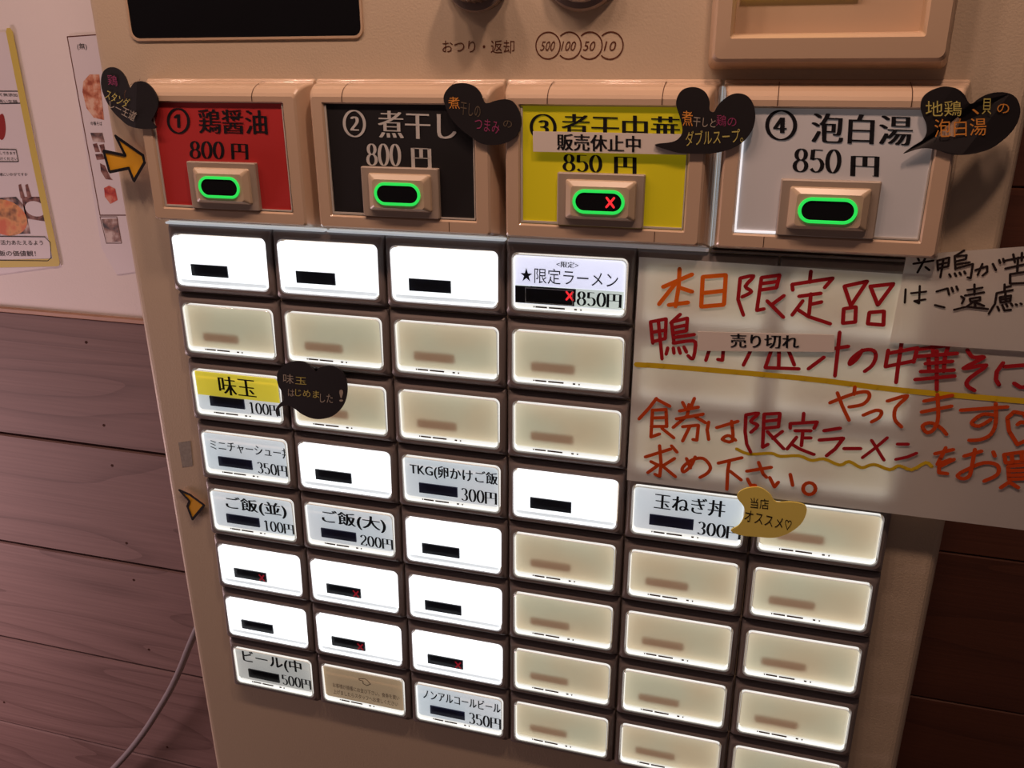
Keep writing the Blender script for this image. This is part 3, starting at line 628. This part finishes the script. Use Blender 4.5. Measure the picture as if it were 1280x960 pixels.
INK = {
 'marker_orange': [(s1, 4.6, [
   [(125,150),(218,110)], [(178,92),(175,150),(165,212)], [(170,132),(112,205)], [(178,152),(218,165)], [(143,208),(205,200)],
   [(252,118),(247,213)], [(252,118),(326,112),(320,205)], [(250,170),(320,162)], [(247,213),(318,207)]])],
 'marker_red': [(s1, 4.0, [
   [(372,122),(365,190),(382,240)], [(372,122),(415,115),(388,148),(408,165),(378,182)], [(440,120),(425,225),(448,220)], [(440,120),(498,112),(488,152),(435,160)], [(437,140),(490,133)], [(458,195),(510,247)], [(512,178),(475,205)],
   [(598,100),(594,135)], [(540,160),(538,142),(668,122),(642,152)], [(560,180),(630,170)], [(598,172),(592,238)], [(598,205),(632,198)], [(572,195),(538,240)], [(555,222),(590,245),(660,268)],
   [(705,148),(778,132),(726,210),(705,148)], [(703,220),(742,214),(740,262),(700,266),(703,220)], [(788,148),(862,140),(812,208),(788,148)], [(785,232),(832,228),(830,272),(780,268),(785,232)],
   [(85,262),(92,330)], [(85,262),(135,252),(132,315)], [(90,295),(132,288)], [(92,325),(132,315)], [(110,258),(122,380)],
   [(180,238),(150,265)], [(152,262),(160,330)], [(155,262),(203,250),(200,290)], [(158,280),(200,272)], [(160,298),(200,290)], [(160,312),(225,302)], [(158,330),(222,322),(228,345),(220,380),(205,370)], [(140,345),(135,365)], [(158,345),(160,362)], [(175,345),(180,362)], [(192,342),(200,358)],
   [(255,335),(320,325),(315,385),(300,382)], [(285,305),(275,345),(262,385)], [(350,310),(410,305)], [(340,335),(415,330),(400,365),(382,400)],
   [(470,356),(452,408),(560,412)], [(497,310),(495,408)], [(525,350),(545,400)], [(600,330),(615,340)], [(590,412),(640,375)], [(690,295),(685,345),(675,435)], [(640,352),(718,340)],
   [(762,352),(745,380),(722,398),(728,380),(760,355),(795,352),(806,370),(795,400),(770,420)], [(640,610),(692,602)], [(625,640),(702,634),(676,668),(648,690)], [(704,667),(757,667)]]),
  (sB, 4.0, [[(405,695),(388,800)], [(405,715),(590,680),(565,770)], [(390,800),(560,765)], [(490,650),(470,780),(455,900)],
   [(600,690),(850,655)], [(685,650),(690,720)], [(790,650),(770,715)], [(590,735),(840,715)], [(640,780),(810,765)], [(610,830),(820,820)], [(575,880),(825,858)], [(660,740),(665,830)], [(765,730),(755,830)], [(712,700),(712,945)],
   [(905,695),(940,740),(1010,740),(880,810),(1025,790),(920,870),(900,915),(950,950)], [(1130,775),(1090,830),(1085,880),(1105,915)], [(1140,800),(1330,785)], [(1200,905),(1240,930),(1320,925)]]),
  (sC, 3.8, [[(770,245),(765,350),(775,430),(800,480)], [(770,245),(850,235),(800,285),(845,310),(800,355)], [(885,240),(875,450),(910,430)], [(885,240),(985,235),(975,320),(880,330)], [(885,285),(980,275)], [(905,350),(1010,460)], [(1000,350),(940,395)],
   [(1135,235),(1130,290)], [(1050,330),(1050,300),(1220,290),(1200,330)], [(1080,345),(1180,345)], [(1130,345),(1120,440)], [(1130,390),(1180,390)], [(1090,385),(1030,460)], [(1060,430),(1110,460),(1200,495)]]),
  (sD, 3.4, [[(380,370),(310,430),(230,490)], [(285,385),(320,440),(360,505)], [(440,408),(505,408)], [(430,500),(500,485),(555,462)]])],
 'marker_vermilion': [(sC, 3.8, [
   [(205,140),(160,200),(95,270)], [(205,145),(290,190)], [(180,215),(265,210),(270,320)], [(180,215),(170,385)], [(175,265),(268,262)], [(172,318),(268,318)], [(170,385),(225,365)], [(240,330),(315,390)],
   [(370,165),(385,195)], [(445,140),(425,190)], [(350,220),(470,195)], [(330,270),(500,240)], [(410,180),(400,250),(310,325)], [(440,250),(515,295)], [(370,320),(470,310),(460,405),(435,400)], [(415,320),(370,410)],
   [(535,290),(525,340),(535,400)], [(585,325),(720,285)], [(680,285),(685,410),(620,400),(660,375),(705,405)],
   [(135,510),(295,460)], [(225,440),(235,560),(225,635),(195,620)], [(170,540),(210,560)], [(150,610),(220,560)], [(320,520),(240,570)], [(240,565),(325,635)], [(300,440),(335,480)],
   [(395,520),(420,580)], [(450,510),(420,570),(375,605),(372,575),(430,530),(500,520),(545,570),(530,610),(480,640)],
   [(595,550),(745,515)], [(665,540),(655,600),(650,715)], [(670,600),(740,655)], [(775,600),(930,575)], [(850,545),(880,620),(900,640)], [(780,650),(800,690),(830,690)], [(920,640),(950,700),(975,670)], [(1050,620),(1065,690)],
   [(1170+40*math.cos(a*math.pi/6), 710+38*math.sin(a*math.pi/6)) for a in range(13)]]),
  (sD, 3.8, [[(35,160),(180,105),(260,95),(270,130),(230,170),(150,185)], [(185,65),(180,110)], [(80,100),(110,180),(150,265)], [(235,235),(310,205),(345,215),(330,250),(285,275)], [(380,150),(500,118),(430,190),(425,260),(465,305)],
   [(600,150),(770,115)], [(585,215),(765,180)], [(680,110),(685,240),(665,310),(620,340),(590,300),(640,280),(700,310),(735,350)],
   [(820,205),(1100,185)], [(1030,165),(1030,280),(1000,350),(940,380),(870,385)], [(1025,235),(950,230),(885,280),(930,300),(1000,260)],
   [(1160,410),(1110,330),(1100,250),(1140,215),(1200,225),(1230,290),(1290,230),(1330,260),(1290,350),(1160,410)], [(1160,290),(1180,275),(1210,280)],
   [(665,465),(775,440)], [(730,430),(700,490),(680,530),(760,500)], [(780,500),(690,545),(690,580),(740,585)],
   [(840,480),(945,450)], [(905,440),(885,550),(870,600),(830,615),(800,595),(860,560),(960,520),(1040,535),(1040,590),(960,630)], [(1015,455),(1025,480)],
   [(1080,470),(1300,440)], [(1080,470),(1090,520),(1290,500)], [(1125,465),(1130,515)], [(1185,460),(1188,512)], [(1240,455),(1242,505)], [(1290,440),(1290,500)], [(1105,540),(1110,620),(1280,612)], [(1105,540),(1280,530),(1280,612)], [(1108,568),(1280,560)], [(1108,595),(1280,587)], [(1060,668),(1110,635),(1165,668)]])],
 'marker_yellow': [(s1, 6.0, [[(40,398),(180,408),(440,430),(640,450),(900,482),(1290,516)]]),
  (s1, 3.6, [[(360,668),(400,685),(470,682),(500,692),(560,690),(600,705),(640,700),(690,720),(720,708),(760,728),(800,718),(850,735),(880,722),(920,735),(965,712),(985,725)]])],
}
def write(parent, sets, n, mt, name='handwritten_lettering'):
    bm = bmesh.new()
    for (ox, oy, s), wpx, strokes in sets:
        for st in strokes:
            pts = pxs(st, n, ox, oy, s)
            if len(st) >= 5 and st[0] != st[-1]:               # curved pen strokes
                ext = [pts[0]] + list(pts) + [pts[-1]]; sm = []
                for p0, p1, p2, p3 in zip(ext, ext[1:], ext[2:], ext[3:]):
                    for j in range(3):
                        t = j/3; sm.append(tuple(0.5*(2*p1[c]+(p2[c]-p0[c])*t+(2*p0[c]-5*p1[c]+4*p2[c]-p3[c])*t*t+(3*p1[c]-p0[c]-3*p2[c]+p3[c])*t**3) for c in (0, 1)))
                pts = sm + [pts[-1]]
            d = ((CAM[0]-pts[0][0])**2 + (CAM[1]-pts[0][1])**2 + CAM[2]**2)**.5
            stroke(bm, pts, 1.12*wpx*d/FPX, n)
    return finish(name, bm, mt, parent)
for i, (k, sets) in enumerate(INK.items()):
    write(sign, sets, NP-(.05 if k == 'marker_yellow' else .30), M[k])
# smaller sheet with black writing
bm = bmesh.new(); sheet(bm, Q([(1133, 319), (1335, 304), (1335, 443), (1112, 428)], NP-.9), NP-.9)
note = finish('paper_note', bm, M['paper'], None, label='smaller white paper note with black handwriting, taped above the large sign', cat='note')
write(note, [(sB, 2.2, [[(565,150),(690,130)], [(650,95),(590,205)], [(590,110),(600,130)], [(640,170),(665,190)],
   [(715,130),(720,190)], [(715,130),(790,110),(785,165),(720,180)], [(718,155),(785,140)], [(755,120),(735,235)],
   [(885,65),(830,100)], [(825,100),(830,185)], [(825,105),(900,95),(895,120),(830,135)], [(830,155),(920,140)], [(830,180),(940,150),(925,240),(905,235)], [(790,215),(800,232)], [(825,210),(835,228)], [(855,205),(865,220)], [(885,198),(893,212)],
   [(955,190),(1030,165),(1030,200),(1000,225)], [(1000,150),(970,220)], [(1065,150),(1085,190)], [(1105,125),(1112,145)], [(1130,118),(1137,140)],
   [(1145,130),(1300,100)], [(1195,90),(1205,140)], [(1250,80),(1248,130)], [(1145,180),(1300,145)], [(1225,110),(1220,200)], [(1175,215),(1175,275),(1280,270),(1285,198)], [(1175,215),(1285,198)],
   [(515,310),(510,395)], [(550,335),(645,325)], [(605,290),(600,400),(570,385),(640,375)], [(710,325),(780,305),(790,345)], [(700,410),(760,425)], [(805,300),(815,325)], [(835,292),(845,315)],
   [(865,355),(885,370),(870,400)], [(905,315),(1000,300)], [(950,280),(950,345)], [(890,350),(1010,330)], [(920,370),(985,360),(985,380),(925,390),(920,370)], [(950,385),(900,420)], [(950,385),(955,425)], [(960,395),(1010,415)], [(820,440),(900,420),(1035,435)],
   [(1140,280),(1140,320)], [(1140,300),(1180,290)], [(1090,335),(1190,315)], [(1090,335),(1080,400),(1040,465)], [(1110,360),(1180,350),(1175,385),(1115,395),(1110,360)], [(1145,330),(1145,390)], [(1115,375),(1178,367)], [(1095,420),(1105,445)], [(1125,410),(1140,445),(1180,440)], [(1150,405),(1158,420)], [(1180,400),(1190,415)],
   [(1210,405),(1218,410)], [(1240,400),(1248,405)]])], NP-1.0, M['marker_black'])
# printed tape strips
bm = bmesh.new(); slab(bm, Q([(872, 414.5), (1043, 418.5), (1043, 440), (872, 438.5)], NP-.85), NP-.85, NP-.62)
st1 = finish('tape_strip', bm, M['tape'], None, label='white printed tape strip stuck across the marker sign', cat='label strip')
lettering(st1, M['ink'], [('売り切れ', Q([(913, 417), (999, 418.5), (999, 436), (913, 434)], NP-.92))], NP-.92)
bm = bmesh.new(); slab(bm, Q([(666, 164), (866, 168), (858, 193.5), (666.5, 189.5)], -6.9), -6.9, -6.65)
st2 = finish('tape_strip', bm, M['tape'], None, label='white printed tape strip across the yellow menu panel', cat='label strip')
lettering(st2, M['ink'], [('販売休止中', Q([(696, 167), (801, 170), (801, 190.5), (696, 187.5)], -6.95))], -6.95)

# ================================================================== stickers
def sticker(name, px, org, s, n, mt, label, cat='sticker', th=.7, smooth=True, group=None):
    if smooth: px = spline(px, 4)
    f = n if callable(n) else (lambda x: n)          # a card bent back towards the door: its depth varies across it
    q = [(org[0]+x/s, org[1]+y/s) for x, y in px]
    pts = [(*P(x, y, f(x)), f(x)) for x, y in q]
    bm = bmesh.new(); loops(bm, [[(a, b, c+th) for a, b, c in pts], pts], True, True)
    return finish(name, bm, mt, None, label=label, cat=cat, group=group)
def chalk(parent, n, items):
    for mt, lines in items:
        f = n if callable(n) else (lambda x: n)
        lettering(parent, M[mt], [(t, [(*P(x, y, f(x)), f(x)) for x, y in q], False) for t, q in lines], 0, 'handwritten_lettering')
def tilt1(x): return 0.0 - 7.8*max(0, min(1, (x-126)/44))
def tilt4(x): return -7.6 + 5.5*max(0, min(1, (x-1205)/75))
G = 'black heart stickers on the machine'
h = sticker('heart_sticker', [(65,220),(90,110),(160,50),(240,45),(320,90),(390,180),(445,320),(500,255),(590,228),(680,260),(760,340),(815,450),(825,560),(780,680),(740,760),(800,850),(700,868),(560,860),(430,820),(330,740),(230,640),(140,500),(80,350)],
   (120, 80), 10.667, tilt1, M['sticker_black'], 'black heart sticker above the yellow arrow, on the corner of the red button', group=G)
chalk(h, lambda x: tilt1(x)-.8, [('chalk_plum', [('鶏', [(134, 93), (146, 95), (147, 108), (135, 106)])]), ('chalk_yellow', [('スタンダ', [(134, 111), (163, 124), (158, 136), (131, 123)])]), ('chalk_grey', [('レー王道', [(137, 125), (172, 141), (167, 152), (137, 135)])])])
h = sticker('heart_sticker', [(90,270),(120,180),(200,105),(330,85),(450,120),(530,200),(575,310),(620,325),(700,300),(800,280),(900,295),(970,370),(1020,500),(1010,640),(940,740),(820,810),(680,830),(540,810),(430,740),(300,640),(190,520),(125,400)],
   (545, 95), 9.6, -7.8, M['sticker_black'], 'black heart sticker between the black and yellow menu panels', group=G)
chalk(h, -7.9, [('chalk_orange', [('煮', [(560, 121), (574, 121), (575, 136), (561, 136)])]), ('chalk_dark', [('干しの', [(576, 127), (601, 132), (600, 148), (575, 143)])]), ('chalk_plum', [('つまみ', [(594, 146), (625, 152), (624, 168), (593, 162)])]), ('chalk_dark', [('の', [(629, 150), (640, 151), (640, 160), (629, 159)])])])
h = sticker('heart_sticker', [(50,300),(70,190),(130,115),(230,85),(330,100),(410,160),(450,260),(450,360),(500,385),(540,320),(600,250),(700,180),(800,160),(900,190),(970,280),(1000,420),(980,560),(920,670),(830,760),(700,830),(500,880),(300,885),(120,880),(-20,850),(-210,778),(0,745),(90,690),(125,600),(95,450)],
   (840, 100), 9.6, -7.8, M['sticker_black'], 'black heart sticker between the yellow and grey menu panels', group=G)
chalk(h, -7.9, [('chalk_orange', [('煮', [(852, 138), (866, 139), (866, 158), (853, 157)])]), ('chalk_grey', [('干しと', [(867, 146), (895, 149), (894, 160), (866, 158)])]), ('chalk_plum', [('鶏の', [(896, 143), (921, 146), (920, 159), (895, 157)])]), ('chalk_yellow', [('ダブルスープ。', [(857, 164), (929, 160), (929, 178), (857, 183)])])])
h = sticker('heart_sticker', [(180,300),(195,200),(260,130),(360,85),(450,70),(560,90),(640,150),(690,240),(735,250),(800,200),(900,150),(1020,130),(1130,145),(1205,200),(1242,310),(1222,430),(1160,540),(1060,640),(930,730),(780,780),(620,800),(480,790),(350,745),(230,728),(120,745),(-5,785),(100,705),(200,640),(243,560),(238,470),(205,390)],
   (1130, 100), 8.533, tilt4, M['sticker_black'], 'black heart sticker at the corner of the grey panel button, lettered in orange', group=G)
chalk(h, lambda x: tilt4(x)-.35, [('chalk_yellow', [('地鶏', [(1157, 126), (1202, 126), (1202, 145), (1157, 146)]), ('貝', [(1228, 123), (1240, 123), (1239, 143), (1227, 143)])]), ('chalk_orange', [('、', [(1215, 136), (1224, 136), (1224, 143), (1215, 143)]), ('の', [(1247, 129), (1262, 130), (1261, 142), (1246, 141)]), ('泡白湯', [(1168, 149), (1233, 147), (1233, 169), (1168, 172)])])])
h = sticker('heart_sticker', [(70,330),(80,230),(150,140),(260,85),(400,75),(500,110),(585,190),(620,225),(660,170),(760,140),(880,150),(980,210),(1040,320),(1060,480),(1030,640),(960,760),(850,850),(700,890),(560,880),(420,820),(320,745),(230,700),(130,715),(85,770),(75,860),(50,760),(110,670),(170,610),(140,510),(90,420)],
   (340, 445), 11.29, -1.4, M['sticker_black'], 'black heart sticker beside the yellow egg button, over an unused button', group=G)
chalk(h, -1.5, [('chalk_grey', [('味', [(354, 467), (367, 468), (367, 480), (354, 479)])]), ('chalk_yellow', [('玉', [(369, 471), (383, 472), (383, 481), (369, 480)]), ('じめま', [(369, 486), (399, 489), (399, 498), (369, 495)])]), ('chalk_grey', [('は', [(360, 486), (368, 487), (368, 496), (360, 495)]), ('した', [(400, 492), (416, 493), (416, 504), (400, 503)]), ('!', [(424, 487), (429, 487), (429, 502), (424, 502)])])])
h = sticker('speech_sticker', [(418,80),(440,56),(490,50),(525,72),(545,97),(600,98),(643,113),(632,160),(592,195),(540,213),(480,210),(430,205),(398,190),(425,172),(442,140),(440,112)],
   (760, 590), 2.594, -2.9, M['sticker_yellow'], 'yellow heart sticker beside the onion bowl button, below the paper sign')
chalk(h, -3.0, [('marker_black', [('当店', [(938, 622), (961, 624), (961, 637), (938, 635)]), ('オススメ♡', [(932, 637), (990, 650), (988, 664), (930, 651)])])])
def arrow(px, org, s, n, label, th):
    pts = pxs(px, n, org[0], org[1], s)
    bm = bmesh.new(); loops(bm, [ring(pts, n+th), ring(pts, n)], True, True)
    a = finish('arrow_sticker', bm, M['arrow_yellow'], None, label=label, cat='sticker')
    bm = bmesh.new(); stroke(bm, pts, 1.25, n-.06, True); finish('outline', bm, M['ink'], a)
    return a
arrow([(265,462),(388,548),(395,580),(348,662),(325,605),(240,622),(213,528),(308,548)], (70, 40), 3.556, -1.0, 'yellow arrow sticker with a black outline beside the red menu button', .5)
arrow([(98,690),(150,712),(222,765),(163,836),(138,772),(148,744)], (200, 440), 4, 3.2, 'small yellow arrow sticker beside the regular rice button', .5)

# ================================================================== posters on the wall
def poly(parent, px, n, mt, name, label=None):
    bm = bmesh.new(); pts = Q(px, n); bm.faces.new([bm.verts.new(W(u, v, n)) for u, v in pts]); return finish(name, bm, mt, parent, label=label)
NPW = NW-.9
bm = bmesh.new(); slab(bm, Q([(-70, 42), (14, 40), (76, 332), (-12, 344)], NPW), NPW, NW-.05)
po = finish('laminated_poster', bm, M['poster'], None, label='laminated white poster with a yellow border and a ramen photo, on the wall', cat='poster')
n1 = NPW-.06
bm = bmesh.new(); stroke(bm, Q([(12, 40), (40, 180), (71, 328), (-10, 330)], n1), 5.2, n1); finish('border_print', bm, M['yellow_border'], po)
poly(po, [(-25, 249), (20, 246), (31, 258), (38, 292), (-15, 294)], n1-.05, M['photo_dark'], 'bowl_photo')
bm = bmesh.new(); c = P(6, 272, n1-.1); slab(bm, [(c[0]+18*math.cos(a*math.pi/12), c[1]+12*math.sin(a*math.pi/12)) for a in range(24)], n1-.12, n1-.06); finish('ramen_print', bm, M['photo_ramen'], po)
poly(po, [(27, 246), (50, 246), (58, 277), (32, 273)], n1-.05, M['photo_brown'], 'side_photo')
bm = bmesh.new(); c = P(44, 261, n1-.1); slab(bm, [(c[0]+8*math.cos(a*math.pi/12), c[1]+5*math.sin(a*math.pi/12)) for a in range(24)], n1-.12, n1-.06); finish('plate_print', bm, M['poster'], po)
for x in (23, 31.5): poly(po, [(x, 231), (x+3, 230), (x+5, 237), (x+8, 247), (x+3, 248), (x+1, 238)], n1-.08, M['photo_brown'], 'bottle_print')
bm = bmesh.new(); pts = spline(Q([(-2, 147), (4, 143), (7, 158), (6, 170), (2, 175), (-3, 168)], n1-.05), 4); bm.faces.new([bm.verts.new(W(u, v, n1-.05)) for u, v in pts]); finish('chilli_print', bm, M['print_red'], po)
def Lq(x0, y0, x1, y1, sl=.0, sk=3): return [(x0, y0), (x1, y0+sl), (x1+sk, y1+sl), (x0+sk, y1)]
lettering(po, M['ink'], [('すべて無添加', Q(Lq(-14, 116, 21, 120, 1, 1), n1-.1), False), ('香り高い生麺', Q(Lq(-14, 124, 21, 128, 1, 1), n1-.1), False), ('辛さ増しできます', Q(Lq(-14, 189, 19, 193, .5, 1), n1-.1), False), ('お声掛けください', Q(Lq(-14, 196, 21, 200, .5, 1), n1-.1), False),
   ('ご一緒にいかがですか', Q(Lq(-10, 216, 34, 220, 0, 1), n1-.1), False), ('今日も皆様に活力あたえるよう', Q(Lq(-40, 300, 53, 306, .5, 1), n1-.1), False), ('元気な朝飯の価値観！', Q(Lq(-36, 313, 44, 320, .5, 1), n1-.1), False)], n1-.1)
bm = bmesh.new()
for q in ([(-20, 114), (24, 114), (26, 129), (-18, 130)], [(-20, 186), (20, 187), (23, 202), (-18, 202)], [(-30, 295), (56, 296), (63, 303), (64, 322), (60, 326), (-24, 325)]): stroke(bm, Q(q, n1-.1), .5, n1-.1, True)
finish('text_box', bm, M['ink'], po)
bm = bmesh.new(); slab(bm, Q([(84, 45), (140, 41), (180, 338), (146, 343), (127, 310)], NPW), NPW, NW-.05)
p2 = finish('menu_sheet', bm, M['poster'], None, label='white food picture sheet on the wall, half hidden behind the machine', cat='poster')
bm = bmesh.new(); stroke(bm, Q([(140, 42), (84, 46), (125, 269), (160, 269)], n1), .6, n1); stroke(bm, Q([(125, 271), (133, 304), (152, 304), (146, 271)], n1), .4, n1, True); finish('frame_line', bm, M['ink_brown'], p2)
poly(p2, [(112, 93), (104, 102), (103, 115), (108, 135), (117, 147), (130, 150), (124, 93)], n1-.05, M['photo_orange'], 'noodle_photo')
poly(p2, [(113, 166), (128, 166), (131, 178), (116, 177)], n1-.05, M['photo_dark'], 'dish_photo')
for q in ([(116, 180), (121, 179), (125, 190), (119, 190)], [(124, 181), (130, 180), (132, 191), (127, 191)], [(119, 193), (128, 192), (131, 199), (121, 200)], [(125, 204), (131, 207), (138, 222), (141, 225), (132, 224), (126, 214)]): poly(p2, q, n1-.05, M['photo_brown'], 'ingredient_photo')
poly(p2, [(130, 235), (136, 232), (144, 236), (147, 250), (138, 255), (131, 246)], n1-.05, M['photo_red'], 'berry_photo')
poly(p2, [(127, 274), (147, 273), (151, 302), (134, 303)], n1-.05, M['photo_dark'], 'small_photo')
lettering(p2, M['ink'], [('(無)', Q([(96, 54), (108, 54), (109, 63), (97, 63)], n1-.05), False), ('中華そば', Q([(113, 152), (127, 152), (128, 157), (114, 157)], n1-.05), False)], n1-.05)

# ================================================================== power cord
def tube(name, pts, r, mt, **kw):
    bm = bmesh.new(); prev = None; k = 10
    V = [W(*p) for p in pts]
    for i, p in enumerate(V):
        t = (V[min(i+1, len(V)-1)] - V[max(i-1, 0)]).normalized()
        a = t.cross(Vector((0, 1, 0))).normalized(); b = t.cross(a)
        cur = [bm.verts.new(p + (a*math.cos(j*2*math.pi/k)+b*math.sin(j*2*math.pi/k))*r) for j in range(k)]
        if prev:
            for j in range(k): bm.faces.new((prev[j], prev[(j+1) % k], cur[(j+1) % k], cur[j]))
        prev = cur
    return finish(name, bm, mt, None, smooth=True, **kw)
cp = []
ctrl = [(262, 740, 120), (250, 778, 122), (238, 803, 125), (222, 846, 128), (200, 885, 130), (172, 928, 132), (140, 963, 134), (95, 1010, 136), (40, 1100, 138), (0, 1250, 138)]
for (x0, y0, a), (x1, y1, b) in zip(ctrl, ctrl[1:]):
    for j in range(4):
        t = j/4; n = a+(b-a)*t; u, v = P(x0+(x1-x0)*t, y0+(y1-y0)*t, n); cp.append((u, v, n))
sm = [cp[0]] + [tuple(sum(cp[i+d][k] for d in (-2, -1, 0, 1, 2))/5 for k in range(3)) for i in range(2, len(cp)-2)] + [cp[-1]]
lu, lv_, ln = sm[-1]
sm.append((lu-3, 700, 138)); sm.append((lu-3, 976, 138))
tube('power_cord', sm, 0.0034, M['cord'], label='grey power cord hanging behind the machine in front of the wooden planks', cat='cord')
